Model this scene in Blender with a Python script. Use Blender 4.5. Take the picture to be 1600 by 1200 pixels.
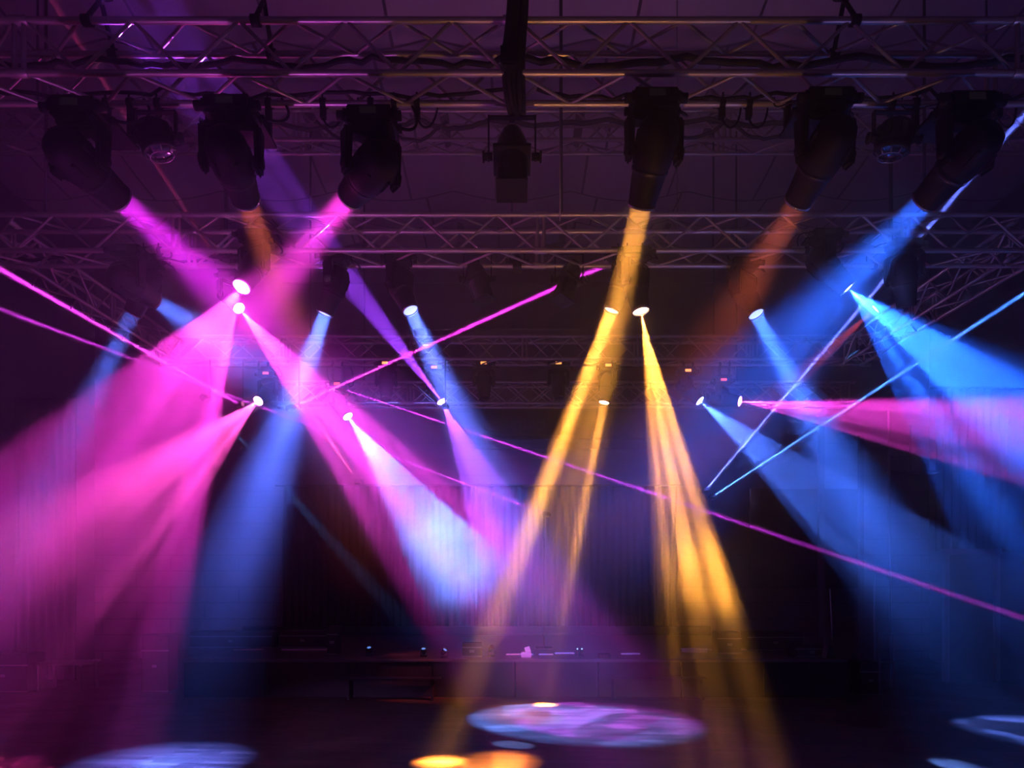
import bpy, bmesh, math, random
from mathutils import Vector, Matrix
random.seed(7)
S = bpy.context.scene
for o in list(bpy.data.objects): bpy.data.objects.remove(o)
R = math.radians

# ------------------------------------------------------------------ camera
FPX, HOR, EYE = 1067.0, 895.0, 2.275      # focal length and horizon row in the 1600x1200 frame, eye height in metres
cd = bpy.data.cameras.new('camera'); cam = bpy.data.objects.new('camera', cd); S.collection.objects.link(cam)
cam.location = (0, 0, EYE); cam.rotation_euler = (math.pi/2, 0, 0)
cd.sensor_width = 36; cd.lens = FPX*36/1600; cd.shift_y = (HOR-600)/1600; cd.clip_end = 200
S.camera = cam; S.cycles.use_adaptive_sampling = False; S.cycles.use_light_tree = False
S.view_settings.view_transform = 'Standard'; S.view_settings.look = 'None'
S.view_settings.exposure = 0; S.view_settings.gamma = 1; S.view_settings.use_curve_mapping = False
S.cycles.use_denoising = True; S.cycles.volume_bounces = 0; S.cycles.max_bounces = 4
S.cycles.diffuse_bounces = 2; S.cycles.glossy_bounces = 2; S.cycles.caustics_reflective = False
S.cycles.volume_step_rate = 1.2; S.cycles.sample_clamp_indirect = 3

def P(x, y, D): return Vector(((x-800)*D/FPX, D, EYE-(y-HOR)*D/FPX))

# ------------------------------------------------------------------ world: added violet ambient fill for scattered light, entering by the open end
w = bpy.data.worlds.new('ambient_fill'); S.world = w; w.use_nodes = True
w.node_tree.nodes['Background'].inputs[0].default_value = (.25, .09, .45, 1)
w.node_tree.nodes['Background'].inputs[1].default_value = .09

# ------------------------------------------------------------------ lights
MAG = (1, .045, .72); PINK = (1, .075, .52); BLUE = (.08, .15, 1); PALE = (.09, .24, 1); VIO = (.42, .07, 1); AMB = (1, .37, .05); ORG = (1, .16, .06)
PUR = (.75, .02, .85)
def spot(a, b, hw, col, e, lin=.5, streak=0.0, blend=.35, seed=0, nm='beam_light'):
    """a real spot lamp at a aimed at b; hw = half width of the beam at b in metres"""
    l = bpy.data.lights.new(nm, 'SPOT'); ob = bpy.data.objects.new(nm, l); S.collection.objects.link(ob)
    d = b-a; ob.location = a; ob.rotation_euler = d.to_track_quat('-Z', 'Y').to_euler()
    ang = 2*math.atan(hw/d.length); k = 1
    if ang < R(1): k = math.tan(ang/2)/math.tan(R(.5)); ang = R(1)
    l.spot_size = ang; l.spot_blend = blend; l.color = col; l.energy = e; l.shadow_soft_size = 0
    ob.scale = (k, k, 1)
    l.use_nodes = True; nt = l.node_tree; em = nt.nodes['Emission']
    lf = nt.nodes.new('ShaderNodeLightFalloff'); lf.inputs['Strength'].default_value = 1
    m1 = nt.nodes.new('ShaderNodeMath'); m1.operation = 'MULTIPLY'; m1.inputs[1].default_value = 1-lin
    m2 = nt.nodes.new('ShaderNodeMath'); m2.operation = 'MULTIPLY_ADD'; m2.inputs[1].default_value = lin
    nt.links.new(lf.outputs['Quadratic'], m1.inputs[0]); nt.links.new(lf.outputs['Linear'], m2.inputs[0]); nt.links.new(m1.outputs[0], m2.inputs[2])
    nt.links.new(m2.outputs[0], em.inputs['Strength'])
    if streak > 0:                                           # the pattern wheel (gobo) inside the lamp
        tc = nt.nodes.new('ShaderNodeTexCoord'); mp = nt.nodes.new('ShaderNodeMapping'); nt.links.new(tc.outputs['Normal'], mp.inputs[0])
        mp.inputs['Location'].default_value = (seed*3.1, seed*1.7, seed*2.3)
        n = nt.nodes.new('ShaderNodeTexNoise'); n.inputs['Scale'].default_value = 2.3/math.tan(ang/2); n.inputs['Detail'].default_value = 0
        nt.links.new(mp.outputs[0], n.inputs['Vector'])
        mr = nt.nodes.new('ShaderNodeMapRange'); nt.links.new(n.outputs[0], mr.inputs[0])
        mr.inputs[1].default_value = .50; mr.inputs[2].default_value = .60; mr.inputs[3].default_value = 1-streak; mr.inputs[4].default_value = 1+1.1*streak
        nt.links.new(mr.outputs[0], lf.inputs['Strength'])
    return ob
def disc(L, T, hw, col, e, r, nm='beam_light', smin=R(.6)):
    """a round lamp face of radius r at L throwing a narrow beam that has half width hw at T"""
    l = bpy.data.lights.new(nm, 'AREA'); ob = bpy.data.objects.new(nm, l); S.collection.objects.link(ob)
    d = T-L; ob.location = L; ob.rotation_euler = d.to_track_quat('-Z', 'Y').to_euler()
    l.shape = 'DISK'; l.size = 2*r; l.spread = max(smin, 2*math.atan(max(.002, hw-r)/d.length)*1.25); l.color = col; l.energy = e
    return ob
def glow(p, col, e, nm='halo_fill'):  # added point light for the halo and haze bounce round a lens
    l = bpy.data.lights.new(nm, 'POINT'); ob = bpy.data.objects.new(nm, l); S.collection.objects.link(ob)
    ob.location = p; l.color = col; l.energy = e; l.shadow_soft_size = 0
    return ob

# ------------------------------------------------------------------ materials
def mat(name, col, rough=.5, metal=0.0, spec=.5, emit=None, es=0, bump=None, var=None):
    m = bpy.data.materials.new(name); m.use_nodes = True; nt = m.node_tree; b = nt.nodes['Principled BSDF']
    b.inputs['Base Color'].default_value = (*col, 1); b.inputs['Roughness'].default_value = rough; b.inputs['Metallic'].default_value = metal
    b.inputs['Specular IOR Level'].default_value = spec
    if var or bump:
        tc = nt.nodes.new('ShaderNodeTexCoord'); n = nt.nodes.new('ShaderNodeTexNoise'); nt.links.new(tc.outputs['Object'], n.inputs['Vector'])
        n.inputs['Scale'].default_value = var[1] if var else bump[1]; n.inputs['Detail'].default_value = 4
        if var:
            cr = nt.nodes.new('ShaderNodeMix'); cr.data_type = 'RGBA'; cr.inputs[6].default_value = (*col, 1)
            cr.inputs[7].default_value = (*[c*var[0] for c in col], 1); nt.links.new(n.outputs[0], cr.inputs[0]); nt.links.new(cr.outputs[2], b.inputs['Base Color'])
        if bump:
            bp = nt.nodes.new('ShaderNodeBump'); bp.inputs['Strength'].default_value = bump[0]; nt.links.new(n.outputs[0], bp.inputs['Height']); nt.links.new(bp.outputs[0], b.inputs['Normal'])
    if emit:
        b.inputs['Emission Color'].default_value = (*emit, 1); b.inputs['Emission Strength'].default_value = es
        m.cycles.emission_sampling = 'NONE'
    return m
ALU = mat('brushed_aluminium', (.62, .56, .50), .38, .75, var=(.6, 9))
BLK = mat('black_powder_coat', (.008, .0075, .009), .6, 0, .18, var=(.6, 14))
BLG = mat('black_gloss_plastic', (.012, .010, .013), .35, 0, .35, var=(.7, 10))
RUB = mat('black_cable_rubber', (.010, .010, .011), .6, 0, .25, var=(.7, 20))
STEEL = mat('grey_steel', (.25, .24, .25), .4, .8, var=(.7, 12))
SILV = mat('silver_metal_rim', (.55, .55, .6), .25, .9, var=(.8, 12))
CURT = mat('dark_velour_curtain', (.022, .011, .013), .85, 0, .2, var=(.7, 3))
DRAPE = mat('black_side_drape', (.018, .016, .02), .9, 0, .2, var=(.7, 3))
WOODK = mat('black_stage_skirt', (.012, .009, .010), .7, 0, .3, var=(.6, 4))
PANEL = mat('painted_wall_panel', (.022, .018, .021), .75, 0, .3, var=(.7, 2))
TRIM = mat('grey_painted_trim', (.09, .075, .085), .6, 0, .3, var=(.8, 5))
PAPER = mat('pale_card', (.55, .45, .5), .7, 0, .3, var=(.85, 6))
SCREEN = mat('dim_display', (.012, .012, .014), .3, emit=(.8, .65, .5), es=.004)
LEDO = mat('orange_display', (.1, .03, .01), .4, emit=(1, .3, .08), es=3.0)
LEDR = mat('red_display', (.1, .01, .01), .4, emit=(1, .12, .12), es=2.0)
LEDB = mat('blue_indicator', (.02, .03, .1), .4, emit=(.25, .5, 1), es=3)
_lens = {}
def lensmat(col, es):
    k = (col, es)
    if k not in _lens:
        c = tuple(.45*x+.55*max(col) if x < max(col) else x for x in col)
        _lens[k] = mat('lit_lens', (.05, .05, .05), .1, emit=tuple(.6*x+.4*y for x, y in zip(col, c)), es=es)
    return _lens[k]
GLASS = mat('dark_lens_glass', (.02, .02, .03), .08, 0, .8, var=(.8, 5))

def nodes_mat(name, rough=.5, spec=.5):
    m = bpy.data.materials.new(name); m.use_nodes = True; nt = m.node_tree; b = nt.nodes['Principled BSDF']
    b.inputs['Roughness'].default_value = rough; b.inputs['Specular IOR Level'].default_value = spec
    return m, nt, b
# worn parquet
FLOORM, nt, b = nodes_mat('worn_parquet', .38, .5)
tc = nt.nodes.new('ShaderNodeTexCoord'); mp = nt.nodes.new('ShaderNodeMapping'); nt.links.new(tc.outputs['Object'], mp.inputs[0]); mp.inputs['Rotation'].default_value = (0, 0, R(4))
br = nt.nodes.new('ShaderNodeTexBrick'); nt.links.new(mp.outputs[0], br.inputs['Vector'])
br.inputs['Color1'].default_value = (.045, .026, .02, 1); br.inputs['Color2'].default_value = (.13, .075, .055, 1); br.inputs['Mortar'].default_value = (.015, .01, .01, 1)
br.inputs['Scale'].default_value = 1; br.inputs['Brick Width'].default_value = .62; br.inputs['Row Height'].default_value = .11; br.inputs['Mortar Size'].default_value = .004
br.offset = .37; br.inputs['Bias'].default_value = -.25
ns = nt.nodes.new('ShaderNodeTexNoise'); ns.inputs['Scale'].default_value = 1.3; ns.inputs['Detail'].default_value = 5; nt.links.new(mp.outputs[0], ns.inputs['Vector'])
mx = nt.nodes.new('ShaderNodeMix'); mx.data_type = 'RGBA'; mx.blend_type = 'MULTIPLY'; mx.inputs[0].default_value = .7
nt.links.new(br.outputs[0], mx.inputs[6]); nt.links.new(ns.outputs[0], mx.inputs[7]); nt.links.new(mx.outputs[2], b.inputs['Base Color'])
mr = nt.nodes.new('ShaderNodeMapRange'); mr.inputs[3].default_value = .25; mr.inputs[4].default_value = .6; nt.links.new(ns.outputs[0], mr.inputs[0]); nt.links.new(mr.outputs[0], b.inputs['Roughness'])
bp = nt.nodes.new('ShaderNodeBump'); bp.inputs['Strength'].default_value = .25; bp.inputs['Distance'].default_value = .01; nt.links.new(br.outputs[1], bp.inputs['Height']); bp.invert = True; nt.links.new(bp.outputs[0], b.inputs['Normal'])
# stage deck: black boards
DECK, nt, b = nodes_mat('black_stage_boards', .3, .6)
tc = nt.nodes.new('ShaderNodeTexCoord'); br = nt.nodes.new('ShaderNodeTexBrick'); nt.links.new(tc.outputs['Object'], br.inputs['Vector'])
br.inputs['Color1'].default_value = (.05, .04, .045, 1); br.inputs['Color2'].default_value = (.085, .06, .065, 1); br.inputs['Mortar'].default_value = (.01, .01, .01, 1)
br.inputs['Scale'].default_value = 1; br.inputs['Brick Width'].default_value = 2.4; br.inputs['Row Height'].default_value = .14; br.inputs['Mortar Size'].default_value = .004
nt.links.new(br.outputs[0], b.inputs['Base Color'])
# ceiling membrane with sewn seams
CEIL, nt, b = nodes_mat('tent_membrane', .8, .2)
tc = nt.nodes.new('ShaderNodeTexCoord'); br = nt.nodes.new('ShaderNodeTexBrick'); nt.links.new(tc.outputs['Object'], br.inputs['Vector'])
br.inputs['Color1'].default_value = (.66, .56, .64, 1); br.inputs['Color2'].default_value = (.54, .45, .52, 1); br.inputs['Mortar'].default_value = (.10, .08, .10, 1)
br.inputs['Scale'].default_value = 1; br.inputs['Brick Width'].default_value = 1.9; br.inputs['Row Height'].default_value = 1.45; br.inputs['Mortar Size'].default_value = .025; br.offset = .18
nt.links.new(br.outputs[0], b.inputs['Base Color'])
# back wall: painted block wall
WALLM, nt, b = nodes_mat('dark_block_wall', .8, .3)
tc = nt.nodes.new('ShaderNodeTexCoord'); mp = nt.nodes.new('ShaderNodeMapping'); mp.inputs['Rotation'].default_value = (R(90), 0, 0); nt.links.new(tc.outputs['Object'], mp.inputs[0])
br = nt.nodes.new('ShaderNodeTexBrick'); nt.links.new(mp.outputs[0], br.inputs['Vector'])
br.inputs['Color1'].default_value = (.10, .073, .088, 1); br.inputs['Color2'].default_value = (.115, .085, .10, 1); br.inputs['Mortar'].default_value = (.075, .056, .066, 1)
br.inputs['Scale'].default_value = 1; br.inputs['Brick Width'].default_value = 1.8; br.inputs['Row Height'].default_value = .42; br.inputs['Mortar Size'].default_value = .02
nt.links.new(br.outputs[0], b.inputs['Base Color'])

# ------------------------------------------------------------------ mesh builder
class MB:
    def __init__(s): s.bm = bmesh.new()
    def box(s, c, size, rot=None, bevel=0, taper=1.0):
        r = bmesh.ops.create_cube(s.bm, size=1); vs = r['verts']
        for v in vs:
            t = taper if v.co.z < 0 else 1
            v.co = Vector((v.co.x*size[0]*t, v.co.y*size[1]*t, v.co.z*size[2]))
        if bevel:
            es = list({e for v in vs for e in v.link_edges})
            g = bmesh.ops.bevel(s.bm, geom=es, offset=bevel, segments=2, affect='EDGES'); vs = list({v for f in g['faces'] for v in f.verts} | {v for v in vs if v.is_valid})
        M = (rot.to_4x4() if rot is not None else Matrix.Identity(4))
        for v in vs: v.co = M @ v.co + Vector(c)
        return s
    def lathe(s, prof, M=Matrix.Identity(4), n=28, smooth=True):
        """profile (r, z) around local Z"""
        rings = []
        for r, z in prof:
            if r < 1e-5: rings.append([s.bm.verts.new(M @ Vector((0, 0, z)))])
            else: rings.append([s.bm.verts.new(M @ Vector((r*math.cos(2*math.pi*i/n), r*math.sin(2*math.pi*i/n), z))) for i in range(n)])
        for a, b_ in zip(rings, rings[1:]):
            for i in range(n):
                j = (i+1) % n
                if len(a) == 1 and len(b_) == 1: continue
                if len(a) == 1: f = s.bm.faces.new((a[0], b_[i], b_[j]))
                elif len(b_) == 1: f = s.bm.faces.new((a[i], b_[0], a[j]))
                else: f = s.bm.faces.new((a[i], b_[i], b_[j], a[j]))
                f.smooth = smooth
        return s
    def cyl(s, a, b_, r, r2=None, n=12):
        a, b_ = Vector(a), Vector(b_); d = b_-a; L = d.length
        M = Matrix.Translation(a) @ d.to_track_quat('Z', 'Y').to_matrix().to_4x4()
        r2 = r if r2 is None else r2
        s.lathe([(0, 0), (r, 0), (r2, L), (0, L)], M, n, True); return s
    def tube(s, pts, r, n=8):
        pts = [Vector(p) for p in pts]; rings = []
        up = Vector((.13, .31, .94))
        for i, p in enumerate(pts):
            d = (pts[min(i+1, len(pts)-1)]-pts[max(i-1, 0)]).normalized()
            x = d.cross(up); x = x.normalized() if x.length > .05 else d.cross(Vector((1, 0, 0))).normalized(); y = d.cross(x)
            rings.append([s.bm.verts.new(p+r*(math.cos(2*math.pi*k/n)*x+math.sin(2*math.pi*k/n)*y)) for k in range(n)])
        for a, b_ in zip(rings, rings[1:]):
            for k in range(n):
                f = s.bm.faces.new((a[k], a[(k+1) % n], b_[(k+1) % n], b_[k])); f.smooth = True
        for rg in (rings[0], rings[-1]): s.bm.faces.new(rg)
        return s
    def sheet(s, fn, nu, nv, close=False):
        g = [[s.bm.verts.new(fn(i/nu, j/nv)) for j in range(nv+1)] for i in range(nu+1)]
        for i in range(nu):
            for j in range(nv):
                f = s.bm.faces.new((g[i][j], g[i+1][j], g[i+1][j+1], g[i][j+1])); f.smooth = True
        return s
    def build(s, name, m, parent=None, solid=0):
        me = bpy.data.meshes.new(name); bmesh.ops.recalc_face_normals(s.bm, faces=s.bm.faces)
        loc = Vector((0, 0, 0))
        if parent is None and len(s.bm.verts):
            lo = [min(v.co[i] for v in s.bm.verts) for i in range(3)]; hi = [max(v.co[i] for v in s.bm.verts) for i in range(3)]
            loc = Vector(((lo[0]+hi[0])/2, (lo[1]+hi[1])/2, lo[2]))
            for v in s.bm.verts: v.co -= loc
        elif parent is not None:
            off = wloc(parent)
            for v in s.bm.verts: v.co -= off
        s.bm.to_mesh(me); s.bm.free(); o = bpy.data.objects.new(name, me); S.collection.objects.link(o); me.materials.append(m)
        o.location = loc
        if parent is not None: o.parent = parent
        if solid: md = o.modifiers.new('thick', 'SOLIDIFY'); md.thickness = solid
        return o
def wloc(o):
    v = Vector(o.location)
    while o.parent: o = o.parent; v += o.location
    return v
def tag(o, label, cat, group=None, kind=None):
    if label: o['label'] = label
    if cat: o['category'] = cat
    if group: o['group'] = group
    if kind: o['kind'] = kind
    return o
def thing(name, label, cat, loc, group=None):
    o = bpy.data.objects.new(name, None); S.collection.objects.link(o); o.location = loc; o.empty_display_size = .1
    return tag(o, label, cat, group)
def struct(mb, name, m, solid=0, label=None):
    o = mb.build(name, m, None, solid); o['kind'] = 'structure'
    if label: o['label'] = label
    return o

# ------------------------------------------------------------------ the hall
XW, YB, ZC = 11.0, 18.0, 11.0
struct(MB().box((0, 8, -.1), (2*XW+.4, 20.4, .2)), 'floor', FLOORM)
struct(MB().box((0, YB+.15, ZC/2), (2*XW+.6, .3, ZC+.4)), 'wall_back', WALLM)
struct(MB().box((-XW-.15, 8, ZC/2), (.3, 20, ZC+.4)), 'wall_left', PANEL)
struct(MB().box((XW+.15, 8, ZC/2), (.3, 20, ZC+.4)), 'wall_right', PANEL)
# membrane ceiling, sagging a little between its ribs (ribs run away from the camera)
def cf(u, v):
    x = -XW+2*XW*u; y = -2+(YB+2)*v
    ph = ((x+1.3)/2.6) % 1.0; py = (y/4.4) % 1.0
    return Vector((x, y, ZC+.1-.22*math.sin(math.pi*ph)*1.0-.30*math.sin(math.pi*py)))
struct(MB().sheet(cf, 132, 90), 'ceiling', CEIL)
for k in range(-3, 5):
    x = -1.3+2.6*k
    struct(MB().box((x, 8, ZC+.04), (.16, 20, .2), bevel=.02), 'trim_%d' % (k+4), TRIM)

# ------------------------------------------------------------------ haze
hz = bpy.data.materials.new('hazer_smoke'); hz.use_nodes = True; nt = hz.node_tree; nt.nodes.clear()
out = nt.nodes.new('ShaderNodeOutputMaterial'); sc = nt.nodes.new('ShaderNodeVolumeScatter'); sc.inputs['Anisotropy'].default_value = 0
sc.inputs['Color'].default_value = (1, 1, 1, 1); nt.links.new(sc.outputs[0], out.inputs['Volume'])
geo = nt.nodes.new('ShaderNodeNewGeometry')
sep = nt.nodes.new('ShaderNodeSeparateXYZ'); nt.links.new(geo.outputs['Position'], sep.inputs[0])
def MR(src, a, b_, c, d, smooth=True):
    m = nt.nodes.new('ShaderNodeMapRange'); m.interpolation_type = 'SMOOTHSTEP' if smooth else 'LINEAR'
    for i, v in enumerate((a, b_, c, d)): m.inputs[1+i].default_value = v
    nt.links.new(src, m.inputs[0]); return m.outputs[0]
def MU(a, b_, op='MULTIPLY'):
    m = nt.nodes.new('ShaderNodeMath'); m.operation = op
    for i, v in enumerate((a, b_)):
        if isinstance(v, (int, float)): m.inputs[i].default_value = v
        else: nt.links.new(v, m.inputs[i])
    return m.outputs[0]
no = nt.nodes.new('ShaderNodeTexNoise'); no.inputs['Scale'].default_value = .95; no.inputs['Detail'].default_value = 3; nt.links.new(geo.outputs['Position'], no.inputs['Vector'])
dens = MU(MR(no.outputs[0], .38, .66, .65, 1.35), MR(sep.outputs[2], .9, 4.6, .07, 1.05))
dens = MU(dens, .036)
def puff(px, py, D, r, k):
    global dens
    c = P(px, py, D)
    vm = nt.nodes.new('ShaderNodeVectorMath'); vm.operation = 'DISTANCE'; nt.links.new(geo.outputs['Position'], vm.inputs[0]); vm.inputs[1].default_value = c
    f = MR(vm.outputs['Value'], .1*r, r, k, 0)
    dens = MU(dens, MU(f, MR(no.outputs[0], .42, .6, .3, 1.5)), 'ADD')
puff(705, 852, 11.5, 1.25, .45)
puff(1122, 885, 7.15, .75, .20)
nt.links.new(dens, sc.inputs['Density'])
hb = MB().box((0, 7.97, 5.32), (21.9, 19.9, 10.6)).build('haze', hz); tag(hb, 'thin stage smoke hanging in the hall and catching the beams', 'haze', kind='stuff')

# ------------------------------------------------------------------ trusses
def unit_bar():
    me = bpy.data.meshes.new('bar'); bm = bmesh.new()
    n = 10; a = [bm.verts.new((math.cos(2*math.pi*i/n), math.sin(2*math.pi*i/n), 0)) for i in range(n)]; b_ = [bm.verts.new((v.co.x, v.co.y, 1)) for v in a]
    for i in range(n): f = bm.faces.new((a[i], a[(i+1) % n], b_[(i+1) % n], b_[i])); f.smooth = True
    bm.faces.new(a); bm.faces.new(b_); bmesh.ops.recalc_face_normals(bm, faces=bm.faces); bm.to_mesh(me); bm.free(); me.materials.append(ALU); return me
BAR = unit_bar()
def bar(name, a, b_, r, parent):
    o = bpy.data.objects.new(name, BAR); S.collection.objects.link(o); d = b_-a
    o.parent = parent; o.location = a-wloc(parent); o.rotation_euler = d.to_track_quat('Z', 'Y').to_euler(); o.scale = (r, r, d.length); return o
def truss(label, group, axis, s0, s1, q0, q1, z0, z1, joints, period, name='lighting_truss', cr=.027, brr=.014, style='zig', cap=96):
    """box truss; axis 'x' runs along X with q = depth range, axis 'y' runs along Y with q = x range"""
    def pt(s, q, z): return Vector((s, q, z)) if axis == 'x' else Vector((q, s, z))
    t = thing(name, label, 'truss', pt((s0+s1)/2, (q0+q1)/2, z0), group)
    for q in (q0, q1):
        for z in (z0, z1): bar('chord', pt(s0, q, z), pt(s1, q, z), cr, t)
    segs = []
    faces = [((q0, z1), (q0, z0)), ((q1, z1), (q1, z0)), ((q0, z0), (q1, z0)), ((q0, z1), (q1, z1))]
    for (ja, jb) in zip(joints, joints[1:]):
        n = max(2, round((jb-ja)/(period/2))); st = (jb-ja-.1)/n
        for fi, (A, B) in enumerate(faces):
            for k in range(n):
                u, v = (A, B) if (k+fi) % 2 == 0 else (B, A)
                a = ja+.05+k*st; segs.append((pt(a, *u), pt(a+st, *v)))
                if style == 'x' and fi < 2: segs.append((pt(a, *v), pt(a+st, *u)))
    segs.sort(key=lambda ab: -(((ab[0]+ab[1])/2)-Vector((0, 0, EYE))).length if False else abs(((ab[0]+ab[1])/2).x)*(1 if axis == 'x' else 0)+((ab[0]+ab[1])/2).y)
    for a, b_ in segs[:cap]: bar('diagonal_brace', a, b_, brr, t)
    if len(segs) > cap:
        mb = MB()
        for a, b_ in segs[cap:]: mb.cyl(a, b_, brr, n=8)
        tag(mb.build('bracing', ALU, t), None, None, kind='stuff')
    for j in joints:
        for d in (-.035, .035):
            if s0-.01 <= j+d <= s1+.01:
                for q in (q0, q1): bar('end_post', pt(j+d, q, z0), pt(j+d, q, z1), brr*1.3, t)
    for j in joints:
        for q in (q0, q1):
            for z in (z0, z1): bar('coupler_sleeve', pt(j-.07, q, z), pt(j+.07, q, z), cr*1.35, t)
    return t
G = 'box trusses across the hall'
px2x = lambda px, D: (px-800)*D/FPX
j1 = [px2x(p, 5.2) for p in (-740, 30, 800, 1597, 2370)]
truss('nearest aluminium box truss along the top of the picture', G, 'x', j1[0]+.03, j1[-1]-.03, 5.2, 5.54, 6.08, 6.48, j1, .86)
j2 = [px2x(p, 7.62) for p in (-290, 275, 845, 1415, 1985)]
truss('aluminium box truss carrying the middle row of moving heads, lit magenta at one end', G, 'x', j2[0]+.03, j2[-1]-.03, 7.62, 8.0, 5.87, 6.27, j2, .87)
jh = [-9.0, -6, -3, 0, 3, 6, 9.0]
truss('unlit box truss hung highest, close under the pale ceiling', G, 'x', -8.97, 8.97, 9.5, 9.82, 8.3, 8.7, jh, .87)
j3 = [px2x(p, 12.2) for p in (240, 440, 640, 820, 1000, 1180, 1370)]
truss('distant truss with the row of small moving heads and orange displays below it', G, 'x', j3[0]+.03, j3[-1]-.03, 12.2, 12.55, 6.1, 6.5, j3, .9)
j4 = [px2x(p, 13.4) for p in (430, 640, 870, 1100, 1330)]
truss('farthest and lowest truss with crossed bracing, above the stage', G, 'x', j4[0]+.03, j4[-1]-.03, 13.4, 13.75, 5.61, 6.02, j4, .9, style='x')
G = 'side trusses running away from the camera'
jy = [8.06, 10.1, 12.15]
truss('side truss running back from the violet laser side, behind the blue washes', G, 'y', 8.06, 12.15, -6.25, -5.9, 6.0, 6.4, jy, .8)
truss('side truss running back behind the wide blue beam, violet highlights on it', G, 'y', 8.06, 12.15, 5.9, 6.25, 6.0, 6.4, jy, .8)

# ------------------------------------------------------------------ fixtures
def clamp(t, x, y, ztop, zchord, s=1.0, name='hook_clamp'):
    """half coupler gripping a chord at (y, zchord) with a stem down to ztop"""
    mb = MB(); r = .027; w_ = .022*s
    M = Matrix.Translation((x, y, zchord)) @ Matrix.Rotation(R(90), 4, 'Y')
    mb.lathe([(r+.002, -w_), (r+.016, -w_), (r+.016, w_), (r+.002, w_), (r+.002, -w_)], M, 20)
    mb.box((x, y, (zchord-r+ztop)/2), (.045*s, .05*s, max(.02, zchord-r-ztop)), bevel=.004)
    mb.cyl((x-.03, y+.045, zchord+.005), (x+.03, y+.045, zchord+.005), .012); mb.cyl((x, y-.03, zchord+.03), (x, y-.03, zchord+.07), .008)
    return mb.build(name, BLK, t)
def moving_head(lens, target, label, group, zch, ych, s=1.0, body=BLK, lit=None, es=30, display=SCREEN, drop=None):
    """lens = world point of the front glass, target = world point it aims at; zch / ych = chord it hangs from"""
    d = (target-lens).normalized(); piv = lens-d*.37*s
    zb = piv.z+.27*s                                                   # underside of the base
    t = thing('moving_head_light', label, 'stage light', (piv.x, piv.y, zb), group)
    hx = d.cross(Vector((0, 0, 1)));
    if hx.length < .12: hx = Vector((1, 0, 0))
    hx.normalize(); zl = -d; yl = zl.cross(hx).normalized()
    rot = Matrix((hx, yl, zl)).transposed()
    M = Matrix.Translation(piv) @ rot.to_4x4()
    # base: a chamfered box with side lobes
    cx, cy = piv.x, piv.y
    mb = MB().box((cx, cy, zb+.09*s), (.37*s, .26*s, .13*s), bevel=.028*s)
    mb.box((cx, cy, zb+.025*s), (.25*s, .22*s, .05*s), bevel=.012*s)
    for sx in (-1, 1):
        mb.cyl((cx+sx*.17*s, cy-.08*s, zb+.085*s), (cx+sx*.235*s, cy-.08*s, zb+.085*s), .035*s); mb.cyl((cx+sx*.17*s, cy+.07*s, zb+.085*s), (cx+sx*.215*s, cy+.07*s, zb+.085*s), .03*s)
    b_ = mb.build('base', body, t)
    mb = MB().box((cx, cy-.131*s, zb+.095*s), (.12*s, .008, .05*s)); mb.build('display', display, b_)
    # clamps up to the chord; a short drop pipe where the lamp hangs lower than its truss
    ztop = zb+.15*s
    mb = MB().box((cx, (ych+cy)/2, ztop+.012), (.30*s, .06+abs(ych-cy), .024)); mb.build('mounting_plate', body, t)
    for sx in (-1, 1):
        if abs(ych-cy) >= .02 and abs(ych-cy) < .3: pass
        clamp(t, cx+sx*.095*s, ych, ztop+.02, zch, s)
    # yoke: cross bar and two arms, panned with the head
    R3 = Matrix((hx, Vector((0, 0, 1)).cross(hx), Vector((0, 0, 1)))).transposed()
    mb = MB().box((cx, cy, zb-.035*s), (.40*s, .13*s, .06*s), R3, bevel=.02*s)
    for sx in (-1, 1):
        c = Vector((cx, cy, 0))+hx*sx*.195*s
        mb.box((c.x, c.y, (zb-.02*s+piv.z-.09*s)/2), (.055*s, .15*s, zb-.02*s-(piv.z-.09*s)), R3, bevel=.02*s, taper=.82)
        mb.cyl(Vector((cx, cy, piv.z))+hx*sx*.13*s, Vector((cx, cy, piv.z))+hx*sx*.228*s, .045*s, n=16)
    mb.build('yoke', body, t)
    # head: fat rear housing, waist, long barrel to the glass
    pr = [(0, .25), (.07, .245), (.115, .22), (.145, .16), (.155, .08), (.155, -.02), (.148, -.08), (.142, -.10), (.135, -.105), (.128, -.20), (.112, -.345), (.110, -.375), (.098, -.378), (.094, -.345), (0, -.34)]
    h = MB().lathe([(r*s, z*s) for r, z in pr], M, 32)
    for a in range(6):                                                # cooling fins round the rear housing
        th = 2*math.pi*a/6
        h.box(M @ Vector((.15*s*math.cos(th), .15*s*math.sin(th), .07*s)), (.03*s, .03*s, .14*s), rot @ Matrix.Rotation(th, 3, 'Z'), bevel=.006*s)
    h = h.build('head', body, t)
    MB().lathe([(.142*s, -.115*s), (.1435*s, -.12*s), (.1435*s, -.135*s), (.140*s, -.14*s)], M, 32).build('barrel_ring', BLG, h)
    MB().lathe([(.101*s, -.374*s), (.114*s, -.376*s), (.114*s, -.390*s), (.101*s, -.392*s), (.101*s, -.374*s)], M, 32).build('lens_rim', SILV if lit else BLG, h)
    pr = [(.097*s, -.372*s), (.075*s, -.381*s), (.04*s, -.387*s), (0, -.389*s)]
    MB().lathe(pr, M, 32).build('lens', lensmat(lit, es) if lit else GLASS, h)
    # safety wire and power lead
    pts = [Vector((cx-.14*s, cy+.05, ztop)), Vector((cx-.21*s, cy+.02, ztop+.02)), Vector((cx-.24*s, ych, ztop+.15)), Vector((cx-.2*s, ych, zch+.05))]
    MB().tube(bez(pts, 12), .006).build('safety_wire', RUB, t)
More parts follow.
